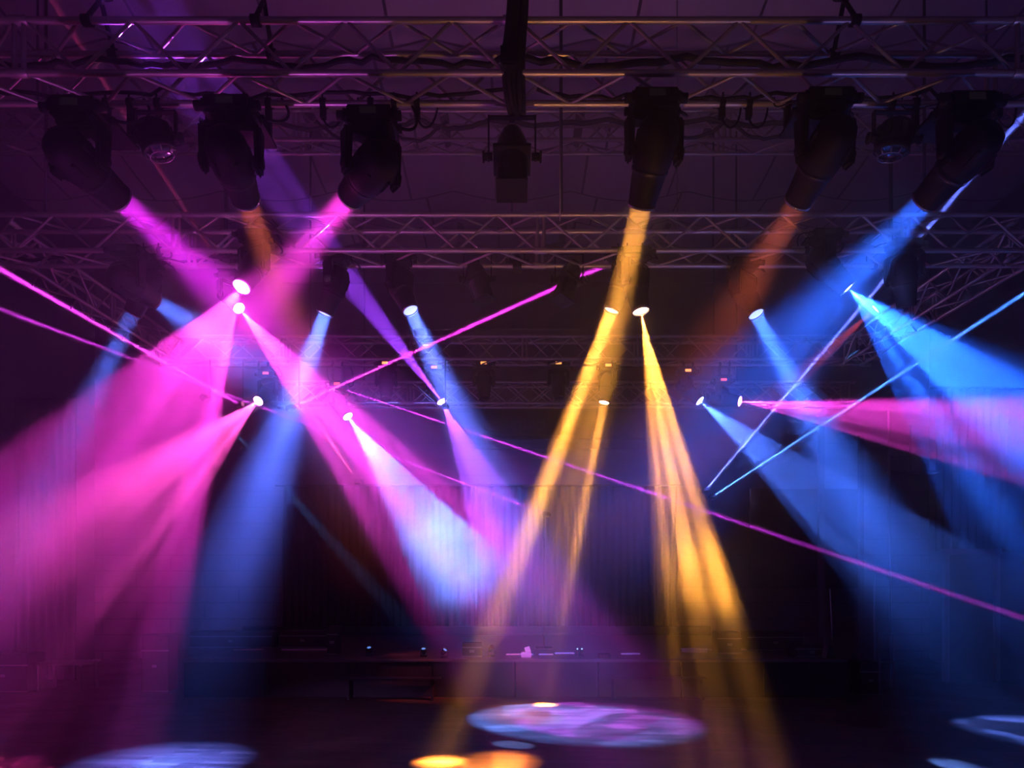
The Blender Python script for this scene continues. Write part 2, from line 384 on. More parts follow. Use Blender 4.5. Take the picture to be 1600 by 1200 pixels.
    pts = [Vector((cx+.2*s, cy+.08, zb+.1*s)), Vector((cx+.34*s, cy+.08, zb+.04)), Vector((cx+.32*s, ych+.05, zch-.1)), Vector((cx+.2*s, ych, zch+.04))]
    MB().tube(bez(pts, 12), .011).build('power_lead', RUB, t)
    return t
def bez(p, n):
    out = []
    for i in range(n+1):
        t = i/n; q = list(p)
        while len(q) > 1: q = [a.lerp(b_, t) for a, b_ in zip(q, q[1:])]
        out.append(q[0])
    return out
def beam_lamp(px, D, tgt, hw, col, e, lin, streak, label, group, zch, ych, halo=3, s=1.0, es=30, disk=0, display=SCREEN, blend=.35, start=.02, body=BLK):
    """tgt = (px, py, depth); hw in pixels at tgt"""
    L = P(px[0], px[1], D); T = P(*tgt); d = (T-L).normalized()
    moving_head(L, T, label, group, zch, ych, s, body, col, es, display)
    if disk: disc(L+d*.025, T, hw*tgt[2]/FPX, col, disk*(e if .5 < e < 20 else 1), .085*s)
    else: spot(L+d*(start+.02), T, hw*tgt[2]/FPX, col, e, lin, streak, blend, seed=px[0] % 17)
    if halo: glow(L+d*.10, col, halo)

E0 = 5200; W1 = 36
G1 = 'moving heads on the nearest truss'
z1, y1 = 6.08, 5.54
beam_lamp((183, 307), 5.4, (330, 440, 6.6), 44, PUR, 1.4, .0, .1, 'black moving head with purple beam beside a round unlit lamp on nearest truss', G1, z1, y1, 0, disk=W1)
beam_lamp((383, 308), 5.4, (425, 420, 6.3), 30, ORG, 0, .0, 0, 'black moving head under nearest truss with only a faint reddish beam', G1, z1, y1, 0, es=1, disk=W1*.3)
beam_lamp((550, 303), 5.4, (470, 400, 6.4), 34, MAG, 1.1, .0, .1, 'black moving head under nearest truss tipped towards the pink glow, magenta lens edge showing', G1, z1, y1, 0, disk=W1)
beam_lamp((1003, 318), 5.5, (900, 760, 7.6), 45, AMB, 1.3, .3, .2, 'black moving head on nearest truss, head between both yoke arms, amber beam straight down', G1, z1, y1, 0, disk=W1)
beam_lamp((1248, 312), 5.4, (1130, 520, 6.6), 55, ORG, 0, .0, 0, 'black moving head under nearest truss with a faint brown-orange beam', G1, z1, y1, 0, es=1, disk=W1*.3)
beam_lamp((1447, 312), 5.4, (1300, 470, 6.4), 54, (.02, .12, 1), 3, .0, .1, 'black moving head with a broad blue beam at the far end of nearest truss', G1, z1, y1, 0, disk=W1)

G2 = 'moving heads on the middle truss'
z2, y2, yf = 5.87, 8.0, 7.62
s2 = .88
beam_lamp((208, 489), 7.86, (95, 720, 8.2), 40, BLUE, E0*.7, .2, .1, 'outermost middle-row moving head, blue glass above a thin faint blue beam', G2, z2, y2, 0, s2, es=2, disk=W1*.9)
beam_lamp((240, 469), 7.45, (440, 600, 9.5), 66, BLUE, E0*1.1, .1, .1, 'middle-row moving head with tilted blue glass aiming into the magenta haze', G2, z2, yf, 0, s2, es=2, disk=W1*2.5)
beam_lamp((378, 447), 7.3, (100, 900, 5.6), 215, MAG, E0*3.8, .02, .88, 'middle-row moving head with white-hot magenta lens and the widest pink beam', G2, z2, yf, 16, s2, es=60)
beam_lamp((508, 489), 7.86, (300, 1080, 8.15), 100, BLUE, E0*2.4, .3, .3, 'middle-row moving head with long blue beam falling to the floor beside the pink fans', G2, z2, y2, 0, s2, es=3, disk=W1*6)
beam_lamp((641, 484), 7.86, (800, 830, 7.2), 62, (.10, .16, 1), E0*1.8, .25, .1, 'middle-row moving head with blue glass, next to an unlit profile lamp', G2, z2, y2, 0, s2, es=3, disk=W1*3.2)
beam_lamp((956, 484), 7.86, (690, 1190, 8.2), 42, AMB, E0*3.2, .3, .25, 'amber middle-row moving head whose narrow beam slants across to the floor', G2, z2, y2, 0, s2, es=5, disk=W1*4)
beam_lamp((1001, 485), 7.5, (1100, 1010, 6.95), 82, AMB, E0*12, .05, .7, 'amber middle-row moving head with the wide streaked beam, next to the slanting amber one', G2, z2, yf, 0, s2, es=16)
beam_lamp((1181, 490), 7.86, (1325, 760, 7.1), 52, (.04, .15, 1), E0*1.8, .25, .25, 'middle-row moving head with blue glass behind the faint orange beam', G2, z2, y2, 0, s2, es=3, disk=W1*3.2)
beam_lamp((1324, 449), 7.3, (1610, 720, 7.0), 150, (.015, .12, 1), E0*6.5, .02, .85, 'middle-row moving head with white-hot blue lens and the widest blue beam', G2, z2, yf, 5, s2, es=60)
moving_head(P(1416, 478, 7.6), P(1430, 700, 7.9), 'unlit black moving head in the shadow beside the widest blue beam', G2, z2, y2, s2)

# two lamps further back, on drop pipes from the high truss
def dropped(px, tgt, hw, col, e, lin, streak, halo, es, label):
    D = 9.66; L = P(px[0], px[1], D); T = P(*tgt); d = (T-L).normalized()
    t = moving_head(L, T, label, 'moving heads on long drop pipes', 0, D, .8, BLK, col, es) if False else None
    piv = L-d*.30; zb = piv.z+.22
    zc = zb+.30
    t = moving_head(L, T, label, 'moving heads on long drop pipes', zc, D, .8, BLK, col, es)
    MB().cyl((piv.x-.2, D, zc), (piv.x+.2, D, zc), .027).cyl((piv.x, D, zc), (piv.x, D, 8.28), .027).box((piv.x, D, 8.33), (.10, .40, .05), bevel=.01).build('drop_pipe', BLK, t)
    spot(L+d*.04, T, hw*tgt[2]/FPX, col, e, lin, streak); halo > 1 and glow(L+d*.1, col, halo)
dropped((373, 481), (590, 735, 8.15), 72, MAG, E0*10, .0, .85, 8, 60, 'moving head on a drop pipe, pink-white lens just below the widest pink lamp')
dropped((1369, 482), (1130, 690, 10.6), 34, (1, .12, .14), E0*.5, .1, .2, .6, 3, 'moving head on a drop pipe glimpsed inside the widest blue beam, faint red beam')

G3 = 'small moving heads on the distant truss'
z3, y3 = 6.1, 12.55
s3 = .9
beam_lamp((404, 626), 12.5, (110, 885, 9.0), 125, PINK, E0*5.5, .02, .88, 'distant moving head throwing a broad pink fan towards the near corner', G3, z3, y3, 5, s3, es=60, display=LEDR)
beam_lamp((543, 650), 12.5, (790, 1000, 11.0), 108, PALE, E0*9, .0, .4, 'distant moving head with pale blue beam lighting the bright smoke puff', G3, z3, y3, 4, s3, es=60, display=LEDR)
beam_lamp((690, 627), 12.5, (800, 860, 11.6), 66, VIO, E0*3.6, .0, .5, 'distant moving head with a violet beam', G3, z3, y3, 3, s3, es=60, display=LEDO)
beam_lamp((944, 628), 12.5, (868, 1020, 11.9), 19, AMB, E0*5, .3, .3, 'distant moving head with a slim amber beam between the two long amber ones', G3, z3, y3, 0, s3, es=40, display=LEDO, disk=W1*1.6)
beam_lamp((1093, 626), 12.5, (1400, 880, 10.8), 85, (.06, .17, 1), E0*8, .0, .7, 'distant moving head with a blue beam sloping down past the lasers', G3, z3, y3, 3, s3, es=60, display=LEDO)
beam_lamp((1155, 627), 12.5, (1560, 680, 10.2), 68, (1, .06, .8), E0*6, .0, .75, 'distant moving head with a near-level magenta beam', G3, z3, y3, 3, s3, es=60, display=LEDR)
for px, lb in ((603, 'unlit distant moving head with blue-edged yoke, between pale blue and violet beams'), (757, 'unlit distant moving head between the violet beam and the slanting amber beam'), (874, 'unlit distant moving head half hidden by the slanting amber beam')):
    L = P(px, 622, 12.5); moving_head(L, L+Vector((.05, -.35, -1)), lb, G3, z3, y3, s3, display=LEDO)

# round fresnel lamps, profile spots
def bracket(t, c, ztop, w_, zch, ych, drop=0):
    mb = MB()
    for sx in (-1, 1):
        mb.box((c.x+sx*w_, c.y, (c.z-.02+ztop)/2), (.012, .045, ztop-c.z+.04))
        mb.cyl((c.x+sx*(w_-.03), c.y, c.z), (c.x+sx*(w_+.035), c.y, c.z), .03); mb.cyl((c.x+sx*(w_+.035), c.y, c.z), (c.x+sx*(w_+.05), c.y, c.z), .045, n=8)
    mb.box((c.x, c.y, ztop), (2*w_+.012, .045, .012))
    mb.build('bracket', BLK, t)
    clamp(t, c.x, ych, ztop, zch)
def fresnel(px, py, D, label, zch, ych, s=1.0, tilt=(.1, -.3, -1)):
    c = P(px, py, D); t = thing('fresnel_light', label, 'stage light', c, 'round unlit lamps on the nearest truss')
    d = Vector(tilt).normalized(); rot = d.to_track_quat('-Z', 'Y').to_matrix(); M = Matrix.Translation(c) @ rot.to_4x4()
    pr = [(0, .17), (.06, .165), (.12, .13), (.155, .07), (.16, -.04), (.145, -.06), (.15, -.065), (.155, -.12), (.13, -.125), (.125, -.11), (0, -.10)]
    h = MB().lathe([(r*s, z*s) for r, z in pr], M, 28)
    for k in range(8):
        th = 2*math.pi*k/8
        h.box(M @ Vector((.157*s*math.cos(th), .157*s*math.sin(th), .02)), (.02*s, .05*s, .12*s), rot @ Matrix.Rotation(th, 3, 'Z'), bevel=.004)
    h.build('housing', BLK, t)
    g = MB()
    for k in range(9):
        th = 2*math.pi*k/9; a = M @ Vector((.13*s*math.cos(th), .13*s*math.sin(th), -.125*s)); g.cyl(a, M @ Vector((.10*s*math.cos(th), .10*s*math.sin(th), -.165*s)), .006, n=6)
    g.lathe([(.10*s, -.165*s), (.108*s, -.165*s), (.108*s, -.17*s), (.10*s, -.17*s), (.10*s, -.165*s)], M, 20); g.build('guard', STEEL, t)
    MB().lathe([(.125*s, -.118*s), (.08*s, -.13*s), (0, -.135*s)], M, 24).build('lens', GLASS, t)
    bracket(t, c, c.z+.235*s, .185*s, zch, ych); return t
fresnel(243, 216, 5.5, 'round black fresnel lamp between the purple-beam head and the reddish-beam head', z1, y1, .88, (.30, .15, -1))
fresnel(1397, 216, 5.5, 'round black fresnel lamp between the brown-orange beam head and the blue beam head', z1, y1, .88, (-.15, .15, -1))
def profile(px, py, D, label, zch, ych, s, tilt, group, w_=.15):
    c = P(px, py, D); t = thing('profile_spot', label, 'stage light', c, group)
    d = Vector(tilt).normalized(); rot = d.to_track_quat('-Z', 'Y').to_matrix(); M = Matrix.Translation(c) @ rot.to_4x4()
    pr = [(0, .26), (.05, .255), (.08, .22), (.115, .12), (.13, .02), (.132, -.02), (.12, -.03), (.118, -.15), (.112, -.30), (.095, -.305), (.09, -.28), (0, -.27)]
    MB().lathe([(r*s, z*s) for r, z in pr], M, 26).build('housing', BLG, t)
    MB().box(M @ Vector((0, 0, -.03*s)), (.285*s, .285*s, .03*s), rot, bevel=.004).build('shutter_gate', BLK, t)
    g = MB()
    for k in range(4):
        th = math.pi/4+k*math.pi/2; g.box(M @ Vector((.118*s*math.cos(th), .118*s*math.sin(th), -.17*s)), (.012, .03, .2*s), rot @ Matrix.Rotation(th, 3, 'Z'))
    g.build('focus_rail', BLK, t)
    MB().lathe([(.092*s, -.29*s), (.06*s, -.297*s), (0, -.30*s)], M, 20).build('lens', GLASS, t)
    mb = MB().box(M @ Vector((0, 0, -.31*s)), (.235*s, .235*s, .012), rot, bevel=.002); mb.build('colour_frame', BLK, t)
    bracket(t, c, c.z+.30*s, w_*s+.02, zch, ych); return t
GP = 'unlit profile spots on the middle truss'
profile(800, 245, 5.5, 'unlit black profile spot with side knobs at the centre of the nearest truss', z1, y1, 1.05, (0, -.25, -1), None, .16)
profile(746, 436, 8.0, 'unlit black profile spot tipped away from the blue-glass moving head', z2, y2, .95, (.30, -.2, -1), GP)
profile(889, 436, 8.0, 'unlit black profile spot tipped towards the pink laser, next to the amber heads', z2, y2, .95, (-.30, -.2, -1), GP)
c = P(808, 410, 8.0)
t = profile(808, 409, 8.0, 'small unlit black lamp between the two profile spots', z2, y2, .42, (0, -.5, -1), None)

# small clamps and junction boxes on the trusses
G = 'spare clamps and boxes on the nearest truss'
for px in (505, 652, 1128, 1170, 1560):
    x = px2x(px, y1); t = thing('hook_clamp', None, 'clamp', (x, y1, z1), G)
    t['label'] = {505: 'spare black clamp between two nearest-truss heads, with a lead dangling from it', 652: 'spare black clamp just beyond the pink-lens head', 1128: 'first spare clamp beyond the amber beam head', 1170: 'second spare clamp beyond the amber beam head, nearer the faint orange beam', 1560: 'spare black clamp past the broad blue beam head'}[px]
    clamp(t, x, y1, z1-.12, z1)
    MB().tube(bez([Vector((x, y1, z1-.12)), Vector((x+.05, y1, z1-.25)), Vector((x+.14, y1, z1-.2)), Vector((x+.16, y1+.02, z1-.02))], 10), .008).build('lead', RUB, t)

# chain hoists holding the nearest truss, and wires
def hoist(px, y, label, body=True, zt=6.48):
    x = px2x(px, 5.35); t = thing('chain_hoist', label, 'hoist', (x, 5.37, zt), 'hoists above the nearest truss')
    mb = MB()
    for yy in (5.2, 5.54):
        mb.lathe([(.03, -.035), (.042, -.035), (.042, .035), (.03, .035), (.03, -.035)], Matrix.Translation((x, yy, zt)) @ Matrix.Rotation(R(90), 4, 'Y'), 18)
        mb.tube([(x, yy, zt+.03), (x, 5.37, zt+.30)], .018)
    mb.build('sling', RUB, t)
    if body:
        MB().box((x, 5.37, zt+.46), (.17, .15, .28), bevel=.03).cyl((x-.12, 5.37, zt+.47), (x+.12, 5.37, zt+.47), .075, n=20).build('motor', BLK, t)
        MB().tube([(x, 5.37, zt+.27), (x+.02, 5.37, zt+.33)], .02).build('hook', STEEL, t)
    MB().tube([(x, 5.37, zt+.5), (x, 5.37, 10.55)], .014).build('chain', RUB, t)
    return t
hoist(155, 0, 'chain hoist above the purple-beam end of the nearest truss')
hoist(411, 0, 'chain hoist above the nearest truss between the two tilted heads', False)
hoist(806, 0, 'chain hoist above the joint at the centre of the nearest truss')
hoist(1321, 0, 'chain hoist above the nearest truss towards its blue-beam end')
# dark bundle of straps and multicore at the centre joint
t = thing('cable_loom', 'thick black bundle of straps and cables hanging down the centre of nearest truss', 'cables', (px2x(800, 5.1), 5.12, 6.0))
x = px2x(806, 5.12)
for k, (dx, dy, r) in enumerate(((0, 0, .03), (.05, .02, .028), (-.045, .03, .026), (.02, .06, .03), (-.02, -.03, .02), (.075, .04, .02))):
    MB().tube(bez([Vector((x+dx, 5.12+dy, 6.70)), Vector((x+dx+.02, 5.1+dy, 6.45)), Vector((x+dx-.05, 5.11+dy, 6.22)), Vector((x+dx*1.4-.05, 5.12+dy, 6.02)), Vector((x+dx*.8, 5.3+dy, 5.86))], 16), r).build('cable', RUB, t)
MB().box((x-.05, 5.12, 6.14), (.13, .10, .16), bevel=.015).build('junction_box', BLK, t)
# cables lying along and sagging under trusses
def cable(pts, r, label, group, n=28, name='power_cable'):
    o = MB().tube(bez(pts, n), r).build(name, RUB); return tag(o, label, 'cable', group)
def sagline(xa, xb, y, z, sag, k, r, wob=.03, seed=1):
    rr = random.Random(seed); pts = []
    N = 12*k
    for i in range(N+1):
        u = i/N; ph = (u*k) % 1.0
        pts.append(Vector((xa+(xb-xa)*u, y+rr.uniform(-wob, wob), z-sag*math.sin(math.pi*ph)+rr.uniform(-wob, wob)*.3)))
    return pts
def cable_line(pts, r, label, group): return tag(MB().tube(pts, r).build('power_cable', RUB), label, 'cable', group)
G = 'black cables strapped along the trusses'
cable_line(sagline(-5.6, 0, 5.48, 6.40, .05, 5, .022, seed=2), .022, 'black cable lying inside nearest truss over the magenta heads', G)
cable_line(sagline(0, 5.6, 5.48, 6.42, .07, 4, .026, seed=3), .026, 'black cable lying inside nearest truss over the amber and blue heads', G)
cable_line(sagline(-4.2, 0, 5.50, 6.16, .05, 3, .014, seed=12), .014, 'thin black cable on lower chord of nearest truss over the magenta heads', G)
cable_line(sagline(.2, 4.4, 5.50, 6.15, .05, 4, .014, seed=14), .014, 'thin black cable on lower chord of nearest truss over the amber and blue heads', G)
cable_line(sagline(-4.3, -.3, 9.42, 8.52, .12, 4, .03, seed=4), .03, 'thick black cable along the highest truss behind the tilted magenta head', G)
cable_line(sagline(-.3, 4.2, 9.42, 8.52, .06, 3, .03, seed=5), .03, 'thick black cable along the highest truss behind the amber head', G)
cable_line(sagline(-2.7, -.9, 9.40, 8.50, .28, 2, .022, seed=6), .022, 'black cable hanging in deep loops from the highest truss beside the central profile spot', G)
cable_line(sagline(1.9, 4.0, 9.40, 8.50, .25, 2, .022, seed=7), .022, 'black cable hanging in deep loops from the highest truss past the amber head', G)
cable_line(sagline(-8, -3.4, 8.06, 6.02, .06, 5, .02, seed=8), .02, 'black cable in the middle truss over the blue-glass lamps', G)
cable_line(sagline(-5.8, 5.0, 12.6, 6.12, .05, 6, .018, seed=9), .018, 'black cable along the distant truss', G)
# thin steel wires
G = 'thin suspension wires'
for px, D, za, zb_, lb in ((875, 5.6, 2.275+(895-345)*5.6/FPX, 9.9, 'thin wire hanging beside the central profile spot'), (1058, 9.6, 7.0, 10.6, 'thin wire between the amber and faint orange heads')):
    x = px2x(px, D); tag(MB().tube([(x, D, za), (x, D, zb_)], .006).build('suspension_wire', STEEL), lb, 'wire', G)
# chains up to the roof for the other trusses
G = 'suspension chains of the farther trusses'
for (x, y, za, lb) in ((-5.2, 7.62, 6.27, 'suspension chain of middle truss over the outermost blue-glass lamp'), (.55, 7.62, 6.27, 'suspension chain of middle truss near its middle'), (4.6, 7.62, 6.27, 'suspension chain of middle truss over the widest blue beam lamp'),
                       (-6.6, 9.5, 8.7, 'suspension chain of highest truss behind the purple-beam head'), (6.6, 9.5, 8.7, 'suspension chain of highest truss behind the blue-beam head'), (-3.6, 12.2, 6.5, 'suspension chain of distant truss above the pink fan lamp'), (3.6, 12.2, 6.5, 'suspension chain of distant truss above the near-level magenta beam'),
                       (-2.9, 13.4, 6.02, 'suspension chain of the farthest truss towards its magenta-lit end'), (4.4, 13.4, 6.02, 'suspension chain of the farthest truss towards its blue-lit end')):
    tag(MB().tube([(x, y, za-.02), (x, y, 11.0)], .016).build('suspension_chain', RUB), lb, 'chain', G)

SZ = .70                                                           # stage height
# ------------------------------------------------------------------ laser projectors on the back wall and their beams
def laser(px, tgt, hw, col, e, lin, label, D=17.45, size=.16, glowe=0, streak=0, es=60, wall=True):
    a = P(px[0], px[1], D); T = P(*tgt); d = (T-a).normalized()
    t = thing('laser_projector', label, 'laser', a, 'wall-mounted laser projectors' if wall is True else 'small laser projectors away from the wall')
    rot = d.to_track_quat('-Z', 'Y').to_matrix()
    MB().box(a-d*size*.75, (size, size*.7, size*1.3), rot, bevel=.01).build('housing', BLK, t)
    if wall == 'stand': MB().cyl((a.x, a.y+.03, SZ), (a.x, a.y+.03, a.z-.03), .012).box((a.x, a.y+.03, SZ+.01), (.35, .35, .02)).build('stand_pole', RUB, t)
    elif wall: MB().box((a.x, (a.y+.1+YB)/2, a.z+.02), (.03, YB-a.y-.1, .03)).box((a.x, YB-.01, a.z+.02), (.12, .02, .18)).build('wall_bracket', BLK, t)
    else:
        yc = 12.2 if D < 13 else 13.4; zc = 6.0 if D > 13 else (6.09 if a.z < 6.02 else 6.5)
        MB().tube([(a.x, a.y+.04, a.z+.02), (a.x, yc, a.z+.02), (a.x, yc, zc)], .015).build('hanging_stem', BLK, t)
    c = MB().lathe([(.0, 0), (.022, 0), (.022, .006), (0, .008)], Matrix.Translation(a-d*.09*size/.16) @ d.to_track_quat('Z', 'Y').to_matrix().to_4x4(), 14); c.build('aperture', lensmat(col, es), t)
    if e < 100:
        sd = d.cross(Vector((0, 0, 1))).normalized()*.009
        for k in (-1, 1): disc(a+d*.02+sd*k, T+sd*k, hw*tgt[2]/FPX, col, e/2, .014, 'laser_beam_light', R(.02))
    else: spot(a+d*.02, T, hw*tgt[2]/FPX, col, e, lin, streak, .6, nm='laser_beam_light')
    if glowe: glow(a+d*.08, col, glowe)
LZ = E0*300
laser((459, 635), (960, 408, 7.93), 4.5, (1, .04, .85), 36, .25, 'laser hung from the distant truss, brightest magenta line up to the amber lamps', D=11.9, size=.12, wall=False)
laser((371, 630), (-40, 398, 6.0), 6, (.9, .05, .9), 18, .25, 'laser hung from the distant truss, magenta line climbing beside the side truss', D=11.95, size=.12, wall=False)
laser((850, 802), (-40, 468, 7.0), 4.5, (.8, .05, .9), 11, .35, 'laser on a tall stand by the amber beams, violet line running across the pink haze', D=14.2, size=.12, wall='stand')
laser((525, 604), (1640, 980, 6.4), 7, (.75, .04, .95), 13, .25, 'laser on the farthest truss, its magenta line falling across the whole room', D=13.25, size=.12, wall=False)
laser((1105, 763), (1610, 168, 6.5), 5, (.12, .16, 1), 30, .3, 'laser projector with glowing blue dot and the steepest blue line', glowe=5, es=200)
laser((1116, 774), (1610, 452, 7.4), 4.2, (.06, .2, 1), 30, .3, 'laser projector just below the glowing blue dot, its line crossing the magenta fan', glowe=0, es=120)
laser((558, 751), (366, 470, 9.7), 15, (1, .07, .3), LZ*.3, .0, 'laser projector with a short red-pink cone pointing up beside the pale blue beam', glowe=3, es=160)
laser((694, 632), (400, 250, 6.6), 46, (.32, .05, 1), LZ*.06, .0, 'projector beside the violet lamp, its violet shaft widening up towards the ceiling', es=20, D=12.0, size=.1, wall=False)
laser((1343, 546), (1090, 702, 13.2), 5, (.05, .25, 1), 5, .3, 'laser hung from the distant truss, short blue line crossing the steep one', D=12.1, size=.12, wall=False)
laser((324, 627), (620, 960, 10.0), 16, (.12, .3, 1), LZ*.008, .3, 'laser hung from the distant truss, faint blue shaft down to the stage', D=12.1, size=.12, wall=False, es=3)

# ------------------------------------------------------------------ stage
SX0, SX1, SY, SZ = px2x(285, 12.45), px2x(1325, 12.45), 12.45, .70
t = thing('stage_platform', 'low black stage along the back of the hall', 'stage', ((SX0+SX1)/2, SY, 0))
MB().box(((SX0+SX1)/2, (SY+YB)/2-.02, SZ-.03), (SX1-SX0, YB-SY-.1, .06)).build('deck', DECK, t)
nP = 8
for k in range(nP):
    xa = SX0+(SX1-SX0)*k/nP; xb = SX0+(SX1-SX0)*(k+1)/nP
    MB().box(((xa+xb)/2, SY+.05, .32), (xb-xa-.02, .04, .64), bevel=.004).build('front_panel', WOODK, t)
MB().box(((SX0+SX1)/2, SY-.005, SZ-.02), (SX1-SX0, .03, .045), bevel=.006).build('edge_strip', TRIM, t)
MB().box((SX0+.03, (SY+YB)/2, .32), (.04, YB-SY-.4, .64)).build('side_panel', WOODK, t)
MB().box((SX1-.03, (SY+YB)/2, .32), (.04, YB-SY-.4, .64)).build('side_panel', WOODK, t)
# ledges, steps and box in front
def P0(px, D): return px2x(px, D)
tag(MB().box((P0(1030, 12.2), 12.25, .38), (1.7, .28, .03), bevel=.005).box((P0(960, 12.2), 12.25, .19), (.04, .2, .36)).box((P0(1098, 12.2), 12.25, .19), (.04, .2, .36)).build('stage_step', WOODK), 'low black step against the stage front under the wide amber beam', 'step', 'steps in front of the stage')
tag(MB().box((P0(610, 12.2), 12.25, .38), (1.8, .28, .03), bevel=.005).box((P0(545, 12.2), 12.25, .19), (.04, .2, .36)).box((P0(675, 12.2), 12.25, .19), (.04, .2, .36)).build('stage_step', WOODK), 'low black step against the stage front under the pale blue beam', 'step', 'steps in front of the stage')
for px, lb in ((602, 'small notice pinned to stage front under the pale blue beam'), (1024, 'small notice on stage front under the wide amber beam')):
    tag(MB().box((P0(px, 12.4), SY-.006+.02, .26), (.2, .012, .14)).build('notice', PANEL), lb, 'notice', 'notices on the stage front')

# curtain with pleats at the back of the stage
def curtain(x0, x1, y, z0, z1_, per, amp, m, name, label, cat, group=None, seed=0, rad=None):
    rr = random.Random(seed); ph = [rr.uniform(-.6, .6) for _ in range(400)]
    L = x1-x0; nu = int(L/per*10)
    def f(u, v):
        x = x0+L*u; k = x/per; i = int(k) % 400
        a = math.sin(2*math.pi*k+ph[i]*0)+.25*math.sin(2*math.pi*k*.37+1)
        return Vector((x+.012*math.sin(9*v+k), y+amp*a*(.6+.4*(1-v))+.02*math.sin(k*.3), z0+(z1_-z0)*v))
    o = MB().sheet(f, nu, 14).build(name, m, None, .006); return tag(o, label, cat, group)
G = 'curtains behind the stage'
curtain(px2x(440, 17.5), px2x(742, 17.5), 17.55, .74, 4.5, .185, .055, CURT, 'stage_curtain', 'pleated stage curtain behind the blue beams', 'curtain', G, 1)
curtain(px2x(746, 17.5), px2x(1058, 17.5), 17.55, .74, 4.5, .185, .055, CURT, 'stage_curtain', 'pleated stage curtain behind the amber beams', 'curtain', G, 2)
tag(MB().cyl((px2x(430, 17.6), 17.62, 4.53), (px2x(1068, 17.6), 17.62, 4.53), .03).build('curtain_rail', RUB), 'steel rail carrying the two stage curtains', 'rail')
# dark low riser / apron along the foot of the curtains
tag(MB().box((px2x(745, 17.2), 17.2, .82), (px2x(1110, 17.2)-px2x(380, 17.2), .12, .22), bevel=.01).build('low_riser', WOODK), 'long black board standing at the foot of the curtains', 'board')
# banner board with barely readable letters
D = 17.8; cx_ = px2x(825, D)
bd = thing('sign_board', 'dim sign board with blurred capital letters high on the back wall', 'sign', (cx_, D, P(0, 675, D).z))
MB().box((cx_, D+.1, P(0, 660, D).z), (2.3, .05, .62), bevel=.01).build('board', PANEL, bd)
MB().box((cx_-.92, D+.06, P(0, 664, D).z), (.38, .02, .26)).build('plate', TRIM, bd); MB().box((cx_+1.0, D+.06, P(0, 664, D).z), (.2, .02, .26)).build('plate', TRIM, bd)
fc = bpy.data.curves.new('letters', 'FONT'); fc.body = 'EZUICI'; fc.size = .30; fc.extrude = .01; fc.align_x = 'CENTER'; fc.align_y = 'CENTER'; fc.offset = .012
fo = bpy.data.objects.new('letter_curve', fc); S.collection.objects.link(fo); fo.parent = bd; fo.location = Vector((cx_, D+.06, P(0, 664, D).z))-bd.location; fo.rotation_euler = (R(90), 0, 0)
me = bpy.data.meshes.new_from_object(fo.evaluated_get(bpy.context.evaluated_depsgraph_get())); lo = bpy.data.objects.new('lettering', me); S.collection.objects.link(lo)
lo.parent = bd; lo.location = fo.location; lo.rotation_euler = fo.rotation_euler; me.materials.append(TRIM); bpy.data.objects.remove(fo)
# pelmet beams on the back wall
for i, (py, xa, xb) in enumerate(((684, 760, 1010), (700, 740, 1010), (440, 440, 1180), (420, 700, 1180), (512, 520, 980))):
    z = P(0, py, 17.9).z; struct(MB().box(((px2x(xa, 17.9)+px2x(xb, 17.9))/2, 17.95, z), (px2x(xb, 17.9)-px2x(xa, 17.9), .1, .05), bevel=.01), 'trim_%d' % (20+i), TRIM)

# things standing on the stage
Gs = 'small gear along the stage edge'
def onstage(px, D): return Vector((px2x(px, D), D, SZ))
# wedge with pale card
p = onstage(822, 12.75); t = thing('floor_monitor', 'small wedge with pink-lit card on stage edge by the slim amber beam', 'wedge', p)
MB().box((p.x, p.y, p.z+.05), (.19, .2, .10), bevel=.012).build('cabinet', PAPER, t)
MB().box((p.x+.03, p.y, p.z+.14), (.10, .015, .11), Matrix.Rotation(R(-18), 3, 'Y'), bevel=.003).build('card', PAPER, t)
def mini_spot(px, D, label, m, h=.12, lean=0, lit=True):
    p = onstage(px, D); t = thing('floor_light', label, 'floor light', p, Gs)
    MB().box((p.x, p.y, p.z+.015), (.13, .12, .03), bevel=.006).build('base', BLK, t)
    MB().box((p.x-.06, p.y, p.z+.07), (.008, .04, .10)).box((p.x+.06, p.y, p.z+.07), (.008, .04, .10)).build('bracket', BLK, t)
    d = Vector((lean, -.5, .8)).normalized(); M = Matrix.Translation((p.x, p.y, p.z+h)) @ d.to_track_quat('Z', 'Y').to_matrix().to_4x4()
    MB().lathe([(0, -.08), (.035, -.075), (.048, -.03), (.05, .05), (.042, .052), (.04, .03), (0, .025)], M, 20).build('can', BLK, t)
    MB().lathe([(.041, .034), (.02, .038), (0, .04)], M, 16).build('lens', m, t)
dimb = mat('dim_blue_lens', (.05, .08, .2), .2, emit=(.15, .35, 1), es=.8)
mini_spot(662, 12.8, 'small floor light with a blue-lit face beneath the pale blue beam', dimb)
mini_spot(577, 13.0, 'small floor light with a blue ring at the end of a thin lead', dimb)
mini_spot(694, 12.65, 'small floor light tipped sideways where the pale blue beam meets the stage', dimb, lean=.5)
mini_spot(768, 12.8, 'small unlit floor light behind the slanting amber beam', GLASS, .16, .5)
for px, lb in ((902, 'tiny blue indicator box at the stage edge past the slim amber beam'), (909, 'second tiny blue indicator box beside the first')):
    p = onstage(px, 12.9); t = thing('indicator_box', lb, 'box', p, 'tiny indicator boxes')
    MB().box((p.x, p.y, p.z+.09), (.05, .05, .18), bevel=.006).build('body', BLK, t); MB().box((p.x, p.y-.027, p.z+.14), (.022, .006, .022)).build('indicator', LEDB, t)
